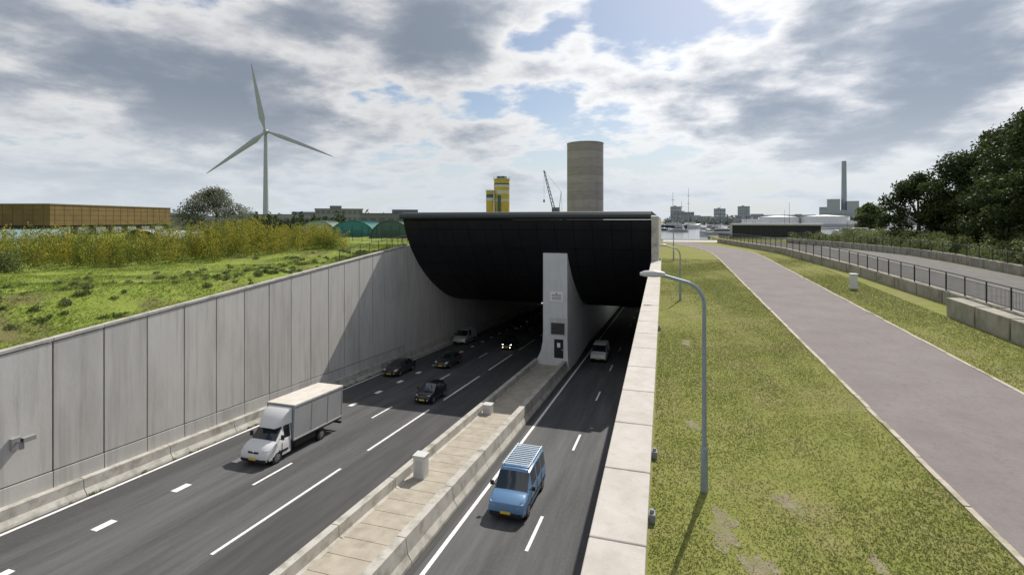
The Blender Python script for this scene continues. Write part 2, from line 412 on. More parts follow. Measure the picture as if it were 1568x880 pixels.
# ------------------------------------------------------------------ street lamps
def lamp(x,y,hgt=4.4):
    z=GR(y); e=empty('street_lamp',(x,y,z)); m=MB()
    m.cyl((0,0,0),(0,0,.9),.075,.07,12); m.cyl((0,0,.9),(0,0,.95),.07,.05,12)
    pts=[(0,0,.95),(0,0,hgt-.62)]; 
    for i in range(1,9):
        t=i/8*math.radians(78); pts.append((-.45*(1-math.cos(t)),0,hgt-.62+.48*math.sin(t)))
    pts.append((-.85,0,hgt-.02))
    m.path(pts,[.05]+[.038]*(len(pts)-1),10); m.obj('pole',M_galv,e,smooth=40)
    hd=MB(); rings=[]
    for (t,w,hh) in ((-.78,.05,.05),(-.86,.10,.08),(-1.0,.14,.10),(-1.2,.13,.08),(-1.3,.07,.04)):
        rings.append([(t,w*math.cos(a),hgt-.01+(hh if math.sin(a)>0 else hh*.6)*math.sin(a)) for a in [2*math.pi*q/12 for q in range(12)]])
    hd.loft(rings,lambda i,j:0); hd.obj('lamp_head',M_lamp,e,smooth=40)
lamp(.8,11.2,4.5); lamp(.95,33,3.4); lamp(.95,56,3.4)

cc=empty('security_camera'); m=MB(); Y0=16.2; Z0=-10.6
m.box(-29.9,-29.7,Y0-.2,Y0+.2,Z0-.35,Z0+.2,0); m.cyl((-29.7,Y0,Z0),(-29.3,Y0,Z0+.05),.04); m.box(-29.4,-29.12,Y0-.05,Y0+.45,Z0+.05,Z0+.27,0)
m.box(-29.35,-29.15,Y0-.06,Y0-.051,Z0+.08,Z0+.25,1); m.cyl((-29.28,Y0-.05,Z0-.25),(-29.28,Y0-.05,Z0+.05),.1)
m.obj('housing',[mat('camera_grey',(.3,.3,.3),rough=.5),M_dark],cc,bevel=.015)

# ------------------------------------------------------------------ vehicles
def ring(st):
    y,zb,ze,zt,wb,we,wt=st
    h=[(0,zb),(wb*.85,zb),(wb,zb+.12),(we+.015,(zb+ze)/2+.08),(we,ze-.05),(we-.02,ze),(wt,zt-.06 if zt-ze>.12 else ze+(zt-ze)*.5),(wt-.09,zt-.012),(0,zt)]
    return [(x,y,z) for x,z in h]+[(-x,y,z) for x,z in h[1:-1][::-1]]
def body_mesh(st,kinds,caps=(0,0)):
    m=MB(); rings=[ring(s) for s in st]
    def mf(i,j):
        jj = j if j<8 else 15-j
        kd=kinds[i]
        if jj<=1: return 2
        if kd=='ws' and jj in(6,7): return 1
        if kd=='win' and jj==5: return 1
        return 0
    m.loft(rings,mf,caps); return m
def wheel(mb,x,y,r=.31,w=.2,sx=1):
    x1=x+sx*.012
    mb.cyl((x-sx*w,y,r+.03),(x+sx*.004,y,r+.03),r+.07,r+.07,20,2)
    mb.cyl((x-sx*w,y,r),(x1,y,r),r,r*.96,22,5)
    mb.cyl((x1,y,r),(x1+sx*.012,y,r),r*.68,r*.62,16,6)
    for q in range(5):
        a=q*2*math.pi/5
        mb.cyl((x1+sx*.014,y+r*.45*math.cos(a),r+r*.45*math.sin(a)),(x1+sx*.018,y+r*.45*math.cos(a),r+r*.45*math.sin(a)),r*.13,r*.13,8,2)
def vehicle(name,X,Y,kind,paint,plate=M_plate,lit=False,rot=0,side_win=False,bumper=0):
    e=empty(name,(X,Y,R(Y)+.012),(-math.atan(SLOPE),0,rot))
    hl=M_headon if lit else M_head
    mats=[paint,M_glass,M_dark,hl,plate,M_tyre,M_rimw,M_red]
    if kind=='hatch':
        st=[(0,.34,.52,.58,.55,.58,.45),(.07,.24,.62,.7,.68,.70,.52),(.3,.2,.78,.86,.76,.77,.62),(.62,.2,.88,.95,.8,.8,.66),(.98,.2,.95,1.0,.81,.81,.7),
            (1.62,.2,.98,1.43,.82,.81,.60),(1.68,.2,.98,1.45,.82,.81,.60),(2.35,.2,1.0,1.5,.82,.81,.6),(2.43,.2,1.0,1.5,.82,.81,.6),(3.0,.2,1.04,1.46,.82,.8,.58),(3.1,.2,1.05,1.44,.82,.8,.57),(3.45,.22,1.0,1.06,.79,.77,.6),(3.56,.32,.8,.86,.7,.7,.55)]
        kd=['b','b','b','b','ws','b','win','b','win','b','ws','b']; L=3.56; wf,wr,W2,r=.66,2.95,.82,.3; hz=.72; lx=.56;ly=.12; gz=(.36,.52)
    elif kind=='sedan':
        st=[(0,.34,.5,.56,.6,.63,.5),(.08,.24,.6,.66,.76,.78,.6),(.45,.2,.74,.80,.85,.86,.7),(.95,.2,.83,.89,.88,.88,.74),(1.3,.2,.89,.93,.89,.89,.78),
            (2.0,.2,.92,1.36,.89,.88,.62),(2.06,.2,.92,1.37,.89,.88,.62),(2.7,.2,.93,1.43,.89,.88,.62),(2.78,.2,.93,1.43,.89,.88,.62),(3.4,.2,.95,1.38,.89,.87,.6),(3.48,.2,.95,1.36,.89,.87,.6),(4.0,.2,.96,1.0,.88,.85,.68),(4.42,.24,.92,.96,.82,.8,.66),(4.52,.34,.75,.8,.74,.74,.6)]
        kd=['b','b','b','b','ws','b','win','b','win','b','ws','b','b']; L=4.52; wf,wr,W2,r=.85,3.6,.89,.32; hz=.66; lx=.64;ly=.12; gz=(.34,.5)
    elif kind=='van':
        st=[(0,.36,.62,.72,.78,.82,.66),(.06,.24,.78,.9,.90,.90,.74),(.3,.22,.94,1.05,.94,.94,.80),(.65,.22,1.05,1.15,.95,.95,.84),(.88,.22,1.12,1.20,.95,.95,.87),
            (1.55,.22,1.16,1.88,.95,.94,.80),(1.65,.22,1.16,1.92,.95,.94,.80),(2.6,.22,1.16,1.98,.95,.94,.81),(2.72,.22,1.16,1.98,.95,.94,.81),(3.6,.22,1.16,1.98,.95,.94,.81),(3.7,.22,1.16,1.98,.95,.94,.81),(4.65,.22,1.16,1.97,.95,.94,.80),(4.77,.25,1.16,1.93,.94,.92,.78),(4.8,.3,1.1,1.88,.92,.9,.76)]
        kd=['b','b','b','b','ws','b','win','b','win' if side_win else 'b','b','win' if side_win else 'b','b','b']; L=4.8; wf,wr,W2,r=.9,3.95,.95,.33; hz=.86; lx=.74;ly=.07; gz=(.45,.68)
    elif kind=='truck':
        st=[(0,.4,.66,.78,.80,.85,.66),(.08,.26,.85,.96,.95,.96,.76),(.3,.24,1.05,1.16,1.0,1.0,.84),(.6,.24,1.2,1.3,1.02,1.02,.88),(.82,.24,1.28,1.36,1.02,1.02,.92),
            (1.42,.24,1.32,2.06,1.02,1.0,.84),(1.5,.24,1.32,2.1,1.02,1.0,.84),(2.02,.24,1.32,2.22,1.02,1.0,.86),(2.1,.3,1.32,2.2,1.02,1.0,.86)]
        kd=['b','b','b','b','ws','b','win','b']; L=2.1; wf,wr,W2,r=.92,5.1,1.02,.34; hz=.98; lx=.82;ly=.1; gz=(.45,.8)
    m=body_mesh(st,kd)
    m.obj('body',mats,e,smooth=38)
    p=MB()
    for sx in (-1,1):
        wheel(p,sx*W2,wf,r,.22,sx); 
        wheel(p,sx*(W2 if kind!='truck' else 1.02),wr,r,.22,sx)
        x0=sx*lx; zf=hz
        p.hexa([(x0-sx*.16,ly-.07,zf-.12),(x0+sx*.10,ly+.03,zf-.12),(x0+sx*.16,ly+.32,zf-.05),(x0-sx*.12,ly+.15,zf-.05),
                (x0-sx*.12,ly-.0,zf+.02),(x0+sx*.11,ly+.09,zf+.04),(x0+sx*.15,ly+.40,zf+.12),(x0-sx*.08,ly+.24,zf+.10)],3)
        ms={'hatch':(1.2,.98,.1),'sedan':(1.5,.95,.1),'van':(1.2,1.2,.18),'truck':(1.1,1.4,.26)}[kind]
        p.cyl((sx*(W2-.05),ms[0],ms[1]),(sx*(W2+.12),ms[0],ms[1]+.05),.025,.025,6,2)
        p.box(min(sx*(W2+.08),sx*(W2+.26)),max(sx*(W2+.08),sx*(W2+.26)),ms[0]-.05,ms[0]+.06,ms[1]-.02,ms[1]+ms[2],2 if kind in('van','truck') else 0)
        p.cyl((sx*lx*.9,-.01,.40),(sx*lx*.9,.2,.40),.06,.06,10,3)
    p.hexa([(-.45,-.012,gz[0]-.1),(.45,-.012,gz[0]-.1),(.45,.1,gz[0]-.1),(-.45,.1,gz[0]-.1),(-.5,-.012,gz[0]),(.5,-.012,gz[0]),(.5,.1,gz[0]),(-.5,.1,gz[0])],2)
    if kind in('van','truck'):
        p.hexa([(-W2*.86,-.02,.34),(W2*.86,-.02,.34),(W2*.99,.22,.34),(-W2*.99,.22,.34),(-W2*.86,-.02,gz[0]+.04),(W2*.86,-.02,gz[0]+.04),(W2*.99,.2,gz[0]+.04),(-W2*.99,.2,gz[0]+.04)],2)
    p.hexa([(-.36,.0,gz[1]),(.36,.0,gz[1]),(.36,.16,gz[1]),(-.36,.16,gz[1]),(-.42,.045,gz[1]+.10),(.42,.045,gz[1]+.10),(.42,.2,gz[1]+.10),(-.42,.2,gz[1]+.10)],2)
    p.cyl((0,-.0,gz[1]+.07),(0,.1,gz[1]+.07),.06,.06,10,6)
    p.box(-.26,.26,-.04,-.021,gz[0]-.02,gz[0]+.10,4)
    for sx in (-1,1):
        if kind!='truck': p.box(min(sx*(W2-.2),sx*(W2-.05)),max(sx*(W2-.2),sx*(W2-.05)),L-.12,L+.01,.75,.98,7)
    if kind in('van','truck'):
        for sx in (-1,1):
            p.box(min(sx*(W2-.01),sx*(W2+.03)),max(sx*(W2-.01),sx*(W2+.03)),1.25 if kind=='truck' else 1.3,L-.3,.55,.68,2)
            for yv in ((1.30,2.05) if kind=='truck' else (1.35,2.66,3.65)):
                p.box(min(sx*(W2+.0),sx*(W2+.018)),max(sx*(W2+.0),sx*(W2+.018)),yv,yv+.018,.45,1.12,2)
        p.cyl((-.5,1.08 if kind=='van' else .9,1.21 if kind=='van' else 1.38),(.05,1.25 if kind=='van' else 1.02,1.36 if kind=='van' else 1.55),.012,.012,5,2)
    p.obj('wheels_lights_trim',mats,e,smooth=35)
    return e
P_white=mat('paint_white',(.74,.74,.74),rough=.3,spec=.5)
P_blue=mat('paint_blue',(.13,.25,.43),(.12,.235,.41),rough=.3,metallic=.1,spec=.5,scale=2)
P_black=mat('paint_black',(.012,.012,.014),rough=.22,spec=.6)
P_grey=mat('paint_dark_grey',(.07,.068,.064),rough=.28,metallic=.4,spec=.6)
P_silver=mat('paint_silver',(.5,.51,.51),rough=.3,metallic=.4)
tr=vehicle('box_truck',-23.9,24.6,'truck',P_white)
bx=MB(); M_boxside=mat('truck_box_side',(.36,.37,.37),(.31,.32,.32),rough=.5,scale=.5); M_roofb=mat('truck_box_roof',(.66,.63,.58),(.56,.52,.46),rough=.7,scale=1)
BL=7.3
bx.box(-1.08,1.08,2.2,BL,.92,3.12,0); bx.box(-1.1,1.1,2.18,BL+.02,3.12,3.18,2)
for sx in (-1,1):
    for zz in (.92,3.02): bx.box(min(sx*1.081,sx*1.11),max(sx*1.081,sx*1.11),2.2,BL,zz,zz+.1,1)
    for yv in (2.2,3.9,5.6,BL-.08): bx.box(min(sx*1.081,sx*1.10),max(sx*1.081,sx*1.10),yv,yv+.06,1.02,3.02,1)
bx.box(-.4,.4,2.0,BL-.1,.5,.75,3); bx.box(-1.05,1.05,2.2,BL-.01,.78,.92,3)
for sx in (-1,1): bx.box(min(sx*.95,sx*1.0),max(sx*.95,sx*1.0),2.5,4.5,.45,.75,3)
bx.box(-1.05,1.05,BL-.1,BL+.05,.45,.6,3)
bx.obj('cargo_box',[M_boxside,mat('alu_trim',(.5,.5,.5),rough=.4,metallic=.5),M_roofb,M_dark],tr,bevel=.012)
df=MB(); df.loft([[(x*w,y0,z) for x,z in ((-1,zb),(1,zb),(.95,zt-.06),(.82,zt),(-.82,zt),(-.95,zt-.06))] for (y0,w,zb,zt) in ((1.05,.6,1.98,2.06),(1.35,.80,2.05,2.45),(1.75,.92,2.1,2.86),(2.12,.98,2.1,3.02))],lambda i,j:0)
df.obj('wind_deflector',P_white,tr,smooth=40)
bv=vehicle('blue_van',-7.5,23.6,'van',P_blue,side_win=True)
rk=MB()
for sx in (-.7,.7): rk.cyl((sx,1.7,2.08),(sx,4.7,2.10),.025,.025,6)
for i in range(12): rk.box(-.76,.76,1.76+.25*i,1.86+.25*i,2.08,2.11)
for i in range(4):
    for sx in (-.7,.7): rk.cyl((sx,1.9+.85*i,1.93),(sx,1.9+.85*i,2.09),.02,.02,6)
rk.obj('roof_rack',mat('rack_alu',(.55,.62,.68),rough=.4,metallic=.4),bv)
vehicle('white_van',-7.7,61.3,'van',P_white)
vehicle('black_hatchback',-20.0,39.2,'hatch',P_black)
vehicle('dark_sedan',-27.4,46.3,'sedan',P_grey)
vehicle('dark_sedan',-24.0,51.5,'sedan',P_grey)
vehicle('silver_van',-27.6,65.3,'van',P_silver)
vehicle('dark_hatchback',-20.3,64.4,'hatch',P_black,lit=True)
vehicle('dark_sedan',-23.7,81,'sedan',P_black)
vehicle('dark_sedan',-20.3,99,'sedan',P_black,lit=True)
vehicle('dark_sedan',-23.8,125,'sedan',P_black,lit=True)
vehicle('dark_sedan',-7.6,125,'sedan',P_black,lit=True)

# ------------------------------------------------------------------ distant things
def pol(b,d): a=math.radians(b); return (d*math.sin(a),d*math.cos(a))
wt=empty('wind_turbine',(-233.5,251,-4))
M_turb=mat('turbine_paint',(.36,.38,.41),rough=.5)
m=MB(); m.cyl((0,0,0),(0,0,57.2),1.7,1.0,20); m.obj('tower',M_turb,wt,smooth=40)
vx=Vector((-233.5,251,0)).normalized(); rt=Vector((vx.y,-vx.x,0))
m=MB(); hc=Vector((0,0,58))
m.cyl(hc-vx*4.2,hc+vx*5,1.6,1.3,14); m.cyl(hc-vx*5.8,hc-vx*4.2,.6,1.5,14)
m.obj('nacelle',M_turb,wt,smooth=50)
m=MB()
for an in (101,221,341):
    a=math.radians(an); dd=rt*math.cos(a)+Vector((0,0,1))*math.sin(a); pp=rt*(-math.sin(a))+Vector((0,0,1))*math.cos(a)
    rings=[]
    for (t,c1,th) in ((1,.7,.7),(4,.9,.7),(8,1.7,.45),(16,1.35,.3),(28,.85,.18),(39,.3,.08),(41,.1,.03)):
        tw=.35*(1-t/41); ca=pp*math.cos(tw)+vx*math.sin(tw); cb=-pp*math.sin(tw)+vx*math.cos(tw)
        o=hc-vx*4.8+dd*t
        rings.append([o+ca*(c1*math.cos(q)+c1*.35)+cb*(th*math.sin(q)) for q in [2*math.pi*w/10 for w in range(10)]])
    m.loft(rings,lambda i,j:0)
m.obj('rotor_blades',M_turb,wt,smooth=50)

st=empty('concrete_silo',(-27.1,180,-4)); m=MB()
for i in range(11):
    z0=i*2.85; m.cyl((0,0,z0+.05),(0,0,z0+2.85-.04),6.45,6.45,48,i%3)
    m.cyl((0,0,z0-.04),(0,0,z0+.05),6.36,6.36,48,1)
m.cyl((0,0,31.35),(0,0,31.6),6.55,6.55,48,2)
m.obj('shaft',[mat('silo_a',(.31,.275,.26),(.37,.335,.315),scale=.25,stretch=(1,1,5),d=(.22,.20,.19),dstretch=(1,1,.15),dscale=.6,damt=.4),
               mat('silo_b',(.26,.23,.22),(.31,.28,.265),scale=.3,stretch=(1,1,5),d=(.2,.18,.17),dstretch=(1,1,.15),dscale=.6,damt=.4),
               mat('silo_c',(.34,.305,.29),(.29,.26,.245),scale=.3,stretch=(1,1,5),d=(.22,.20,.19),dstretch=(1,1,.15),dscale=.6,damt=.4)],st,smooth=35)

M_yel=mat('yellow_paint',(.60,.43,.07),(.5,.35,.06),scale=.5); M_cream=mat('cream_band',(.55,.55,.45)); M_teal=mat('dark_teal_band',(.05,.12,.13))
ye=empty('yellow_silo',(*pol(-18.0,200),-4)); m=MB()
m.cyl((0,0,0),(0,0,11.5),3.1,3.1,18,0); m.cyl((0,0,11.5),(0,0,12.6),3.12,3.12,18,1); m.cyl((0,0,12.6),(0,0,14.5),3.1,3.1,18,0); m.cyl((0,0,14.5),(0,0,16.0),3.15,3.15,18,1); m.cyl((0,0,16),(0,0,17.2),3.1,3.1,18,0); m.cyl((0,0,17.2),(0,0,18.2),3.2,3.2,18,1); m.cyl((0,0,18.2),(0,0,18.8),3.1,3.1,18,2)
m.cyl((0,0,18.8),(0,0,20.4),3.1,3.1,18,0)
m.cyl((0,0,20.4),(0,0,20.6),3.4,3.4,18,1); m.box(-1.6,1.6,-1.6,1.6,20.6,21.6,2)
for q in range(14):
    a=q/14*6.283; m.cyl((3.3*math.cos(a),3.3*math.sin(a),20.6),(3.3*math.cos(a),3.3*math.sin(a),21.6),.06,.06,4,1)
m.box(-.6,.6,-3.5,-3.05,4,14,2); m.obj('shaft',[M_yel,M_cream,M_teal],ye,smooth=35)
ye=empty('yellow_silo',(*pol(-19.35,198),-4)); m=MB()
m.cyl((0,0,0),(0,0,11.8),1.5,1.5,14,0); m.cyl((0,0,11.8),(0,0,13),1.55,1.55,14,1); m.cyl((0,0,13),(0,0,14.4),1.5,1.5,14,2); m.cyl((0,0,14.4),(0,0,15.6),1.5,1.5,14,0); m.cyl((0,0,15.6),(0,0,16),1.7,1.7,14,1)
m.obj('shaft',[M_yel,M_cream,M_teal],ye,smooth=35)

cr_=empty('harbour_crane',(*pol(-11.9,190),-4)); m=MB(); M_crane=mat('crane_grey',(.14,.15,.17),rough=.5)
m.box(-2,2,-1.5,1.5,1,7,0); m.box(-1.2,1.5,-1,1,7,9,0); m.cyl((-1,0,0),(-1,0,1),1.2); m.cyl((1,0,0),(1,0,1),1.2)
A0=Vector((0,0,6)); A1=Vector((-4.4,0,23)); dr=(A1-A0); 
for o1 in ((-.4,-.4),(.4,-.4),(.4,.4),(-.4,.4)): m.cyl(A0+Vector((o1[0]*1.3,o1[1],0)),A1+Vector((o1[0]*.5,o1[1]*.5,0)),.12,.1,4)
for i in range(12):
    a=A0+dr*(i/12); b2=A0+dr*((i+1)/12); sg=(-1)**i; w=.55*(1-i/20)
    m.cyl(a+Vector((w*sg,-w*.7,0)),b2+Vector((-w*sg,-w*.7,0)),.07,.07,4); m.cyl(a+Vector((w*sg,w*.7,0)),b2+Vector((-w*sg,w*.7,0)),.07,.07,4)
m.cyl((1.5,0,9),(2.2,0,15),.12,.1,4); m.cyl((2.2,0,15),A1,.05,.05,4); m.cyl((2.2,0,15),(2.5,0,7),.05,.05,4); m.cyl(A1,(-4.4,0,12),.04,.04,4); m.box(-4.7,-4.1,-.2,.2,11,12,0)
m.obj('jib_and_cab',M_crane,cr_)

wh=empty('yellow_warehouse',(-163.6,96.7,-4.2),(0,0,math.radians(14))); m=MB()
m.box(-36,0,0,46,2.9,8.7,0); m.box(-35.6,-.4,.4,45.6,0,2.9,1); m.box(-36.2,.2,-.2,46.2,8.7,9.0,2)
for i in range(16): m.box(.002,.05,1.4+2.8*i,1.46+2.8*i,2.9,8.7,4)
for i in range(12): m.box(-35+3*i,-34.94+3*i,-.05,-.002,2.9,8.7,4)
for i in range(7): m.box(-.399,-.34,3+6*i,6.5+6*i,.4,2.4,3)
for zz in (4.3,5.8,7.3): m.box(.002,.04,0,46,zz,zz+.06,4); m.box(-36,0,-.04,-.002,zz,zz+.06,4)
m.obj('hall',[mat('ochre_cladding',(.20,.13,.045),(.14,.095,.035),scale=.25),M_dark,mat('roof_edge',(.2,.17,.12)),mat('hall_window',(.3,.33,.35),rough=.2),mat('cladding_joint',(.11,.075,.03))],wh)
m=MB()
for (bx0,by0,c1,hh,ww) in ((-121,67,0,2.3,3.2),(-132,66,1,2.2,3.0),(-106,84,1,2.2,3.0),(-98,80,1,2.0,3.0)):
    n=10
    for i in range(n):
        a0=math.pi*i/n; a1=math.pi*(i+1)/n
        m.poly([(bx0+ww*math.cos(a0),by0-6,-4+hh*math.sin(a0)),(bx0+ww*math.cos(a1),by0-6,-4+hh*math.sin(a1)),(bx0+ww*math.cos(a1),by0+6,-4+hh*math.sin(a1)),(bx0+ww*math.cos(a0),by0+6,-4+hh*math.sin(a0))],c1)
m.obj('storage_tents',[mat('tent_green',(.16,.24,.22)),mat('tent_pale',(.34,.38,.33),(.28,.31,.27),scale=.6)],smooth=50)
def hangar(x,y,w,hh,L,color,rot=0):
    e=empty('arched_hangar',(x,y,-4.1),(0,0,rot)); m=MB(); n=18; q=[(w/2*math.cos(math.pi*i/n),hh*math.sin(math.pi*i/n)**.8) for i in range(n+1)]
    for a,b2 in zip(q[:-1],q[1:]): m.poly([(a[0],0,a[1]),(b2[0],0,b2[1]),(b2[0],L,b2[1]),(a[0],L,a[1])])
    m.poly([(a[0],.1,a[1]) for a in q],1)
    for yv in [0+1.6*i for i in range(int(L/1.6)+1)]:
        for a,b2 in zip(q[:-1],q[1:]): m.cyl((a[0]*1.005,yv,a[1]*1.005),(b2[0]*1.005,yv,b2[1]*1.005),.07,.07,4,2,cap=False)
    m.box(-w*.2,w*.2,0,.08,0,hh*.6,2)
    for xx in (-.33,-.2,0,.2,.33): m.box(w*xx-.03,w*xx+.03,.0,.09,0,hh*.78,2)
    m.obj('shell',[mat('hangar_skin',color,tuple(c*.8 for c in color),rough=.5,scale=.4),mat('hangar_end',tuple(c*.8 for c in color)),mat('hangar_rib',tuple(c*.6 for c in color))],e)
hangar(-72.7,93,8.2,4.1,18,(.36,.44,.35),.5); hangar(-53.6,78,8.6,4.1,18,(.07,.28,.27),.42); hangar(-44.6,76,7.4,4.1,16,(.09,.17,.14),.3)

def block(name,b,d,w,h0,dep,colr,base=-4.2,floors=3,bays=8,extra=None):
    x,y=pol(b,d); e=empty(name,(x,y,base),(0,0,-math.radians(b))); m=MB()
    m.box(-w/2,w/2,0,dep,0,h0,0); m.box(-w/2-.3,w/2+.3,-.3,dep+.3,h0,h0+.35,2)
    fh=h0/floors; bw=w/bays
    for f in range(floors):
        for q in range(bays): m.box(-w/2+bw*(q+.18),-w/2+bw*(q+.82),-.12,-.002,fh*(f+.3),fh*(f+.78),1)
    m.box(-w*.2,w*.05,dep*.2,dep*.5,h0+.35,h0+1.8,2)
    if extra: extra(m)
    m.obj('walls',[mat(name+'_wall',colr),mat(name+'_glass',tuple(.5*q+.02 for q in colr),rough=.3),mat(name+'_roof',tuple(c*.8 for c in colr))],e)
block('office_building',-35.8,260,22,9.8,14,(.22,.23,.25),floors=3,bays=9)
block('long_shed',-37.5,300,80,7.4,20,(.26,.27,.28),floors=1,bays=24)
block('long_shed',-28,200,40,6.8,14,(.18,.185,.2),floors=1,bays=12)
block('long_shed',-49.5,330,60,6.5,20,(.3,.31,.32),floors=1,bays=16)
block('long_shed',-16,260,60,6.6,14,(.12,.12,.13),floors=1,bays=14)
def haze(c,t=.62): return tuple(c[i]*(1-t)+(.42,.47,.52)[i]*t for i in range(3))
x,y=pol(11.0,123); e=empty('black_pavilion',(x,y,-3.9),(0,0,-math.radians(13))); m=MB()
m.box(-9,8,0,9,.3,2.9,0); m.box(-9.5,8.5,-.5,9.5,2.9,3.3,1); m.box(-9.4,8.4,-.4,9.2,0,.3,1); m.box(-9.5,-9.0,-.4,9.3,0,2.9,1)
for i in range(9): m.box(-9+1.9*i,-8.9+1.9*i,-.08,-.002,.3,2.9,2)
for zz in (.9,1.5,2.1): m.box(-9,8,-.06,-.002,zz,zz+.05,2)
m.obj('hall',[mat('pavilion_black',(.015,.017,.02),rough=.3),mat('pavilion_edge',(.5,.5,.48)),mat('pavilion_mullion',(.05,.05,.055))],e)
x,y=pol(13.4,345); e=empty('storage_tank',(x,y,-4),(0,0,-math.radians(13.4))); m=MB()
for (cx,r,hh) in ((-14,11,6.2),(10,12,6.4)):
    m.cyl((cx,0,0),(cx,0,hh),r,r,36,0); m.cyl((cx,0,hh),(cx,0,hh+1.0),r,1,36,0); m.cyl((cx,0,hh-.2),(cx,0,hh+.05),r+.15,r+.15,36,1)
m.box(-34,-22,-4,6,0,5,0); m.box(20,30,-5,5,0,4.2,0); m.box(-34,30,-13,-12.7,0,2.2,1)
m.obj('tanks',[mat('tank_white',(.85,.85,.85)),mat('tank_rim',(.45,.46,.47))],e,smooth=35)
x,y=pol(16.5,1075); e=empty('power_station',(x,y,-5),(0,0,-math.radians(16))); m=MB()
m.box(-36,36,0,40,0,24,0); m.box(-24,-4,2,36,24,44,0); m.box(6,24,2,36,24,40,0); m.box(-36,-24,2,36,24,30,1); m.cyl((2,18,20),(2,18,113),4.6,3.6,16,1)
for i in range(10):
    m.box(-33+7*i,-29+7*i,-.4,-.01,5,19,2)
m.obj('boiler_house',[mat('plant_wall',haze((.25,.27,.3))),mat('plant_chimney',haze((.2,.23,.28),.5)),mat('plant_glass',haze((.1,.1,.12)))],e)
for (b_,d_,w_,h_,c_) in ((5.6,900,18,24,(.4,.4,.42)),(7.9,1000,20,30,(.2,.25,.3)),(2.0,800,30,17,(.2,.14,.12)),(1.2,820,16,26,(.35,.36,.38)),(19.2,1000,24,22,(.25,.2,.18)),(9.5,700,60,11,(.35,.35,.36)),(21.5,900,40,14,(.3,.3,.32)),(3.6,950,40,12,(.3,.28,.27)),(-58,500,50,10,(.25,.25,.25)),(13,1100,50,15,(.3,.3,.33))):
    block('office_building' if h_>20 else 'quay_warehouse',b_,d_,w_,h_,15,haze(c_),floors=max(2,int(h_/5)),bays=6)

wm=mat('harbour_water',(.07,.09,.10),rough=.18,bump=.8,bscale=.6,scale=1,spec=.6)
w=MB(); w.poly([(-24.5,107.5,-4.5),(890,107.5,-4.5),(890,890,-4.5),(-24.5,890,-4.5)]); w.obj('water',wm)
q=MB(); q.box(10.5,60,132.5,136.2,-6,-3.8); q.box(-25,10.9,106.9,107.8,-6,-3.75); q.obj('quay_wall',M_oldc)

def ship(b,d,masts,L,hullc):
    x,y=pol(b,d); e=empty('sailing_ship',(x,y,-4.5),(0,0,.9)); m=MB()
    rings=[]
    for t,wd,z1 in ((-.5,.15,3.2),(-.4,1.6,2.6),(-.1,2.6,2.2),(.25,2.5,2.2),(.45,1.6,2.7),(.5,.9,2.9)):
        rings.append([(t*L,-wd,z1),(t*L,-wd*.7,.1),(t*L,wd*.7,.1),(t*L,wd,z1)])
    m.loft(rings,lambda i,j:0); m.box(-.1*L,.25*L,-1.3,1.3,2.3,3.5,1)
    for (t,hh) in masts:
        m.cyl((t*L,0,2),(t*L,0,hh),.17,.07,6,2)
        for f in (.62,.8):
            yl=L*.10*(1.3-f); m.cyl((t*L-yl,0,hh*f),(t*L+yl,0,hh*f),.10,.10,5,2)
        for sg in (-1,1): m.cyl((t*L,0,hh*.85),(t*L+sg*L*.1,1.5*sg,2.2),.04,.04,3,2,cap=False)
    m.cyl((-.5*L,0,3),(-.68*L,0,4.6),.14,.08,6,2)
    m.obj('hull_and_rig',[hullc,M_white,mat('mast',(.3,.28,.26))],e,smooth=40)
ship(.75,250,((.05,18),(.35,14)),22,mat('hull_navy',(.03,.05,.12)))
ship(2.5,300,((.0,23),),20,mat('hull_white',(.7,.7,.68)))
def boat(b,d,L):
    x,y=pol(b,d); e=empty('motor_boat',(x,y,-4.5),(0,0,random.uniform(-.6,.6))); m=MB()
    m.loft([[(t*L,-wd,z1),(t*L,-wd*.6,0),(t*L,wd*.6,0),(t*L,wd,z1)] for t,wd,z1 in ((-.5,.1,1.6),(-.3,1.3,1.3),(.1,1.6,1.1),(.5,1.3,1.1))],lambda i,j:0)
    m.hexa([(-.2*L,-.9,1.1),(-.2*L,.9,1.1),(.3*L,.9,1.1),(.3*L,-.9,1.1),(-.1*L,-.8,2.3),(-.1*L,.8,2.3),(.28*L,.8,2.3),(.28*L,-.8,2.3)],0)
    m.box(-.16*L,.22*L,-.95,.95,1.55,1.95,1); m.cyl((0,0,2.3),(0,0,random.choice((4.5,4.5,9))),.05,.03,5,1)
    m.obj('hull',[M_white,M_dark],e)
for i in range(18): boat(random.uniform(.3,9) if i<12 else random.uniform(9,24),random.uniform(135,300),random.uniform(6,12))

# ------------------------------------------------------------------ vegetation
L_tree=leaf_mat('tree_leaves',(.020,.034,.012),(.040,.064,.019),(.085,.115,.032),.35)
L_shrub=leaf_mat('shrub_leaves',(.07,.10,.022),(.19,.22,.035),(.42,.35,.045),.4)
L_grey=leaf_mat('willow_leaves',(.09,.10,.07),(.17,.185,.14),(.28,.29,.22),.3)
L_green=leaf_mat('bush_leaves',(.05,.075,.025),(.115,.15,.05),(.20,.24,.09),.35)
L_grass=leaf_mat('grass_blades',(.17,.20,.05),(.23,.245,.07),(.31,.295,.12),.4)

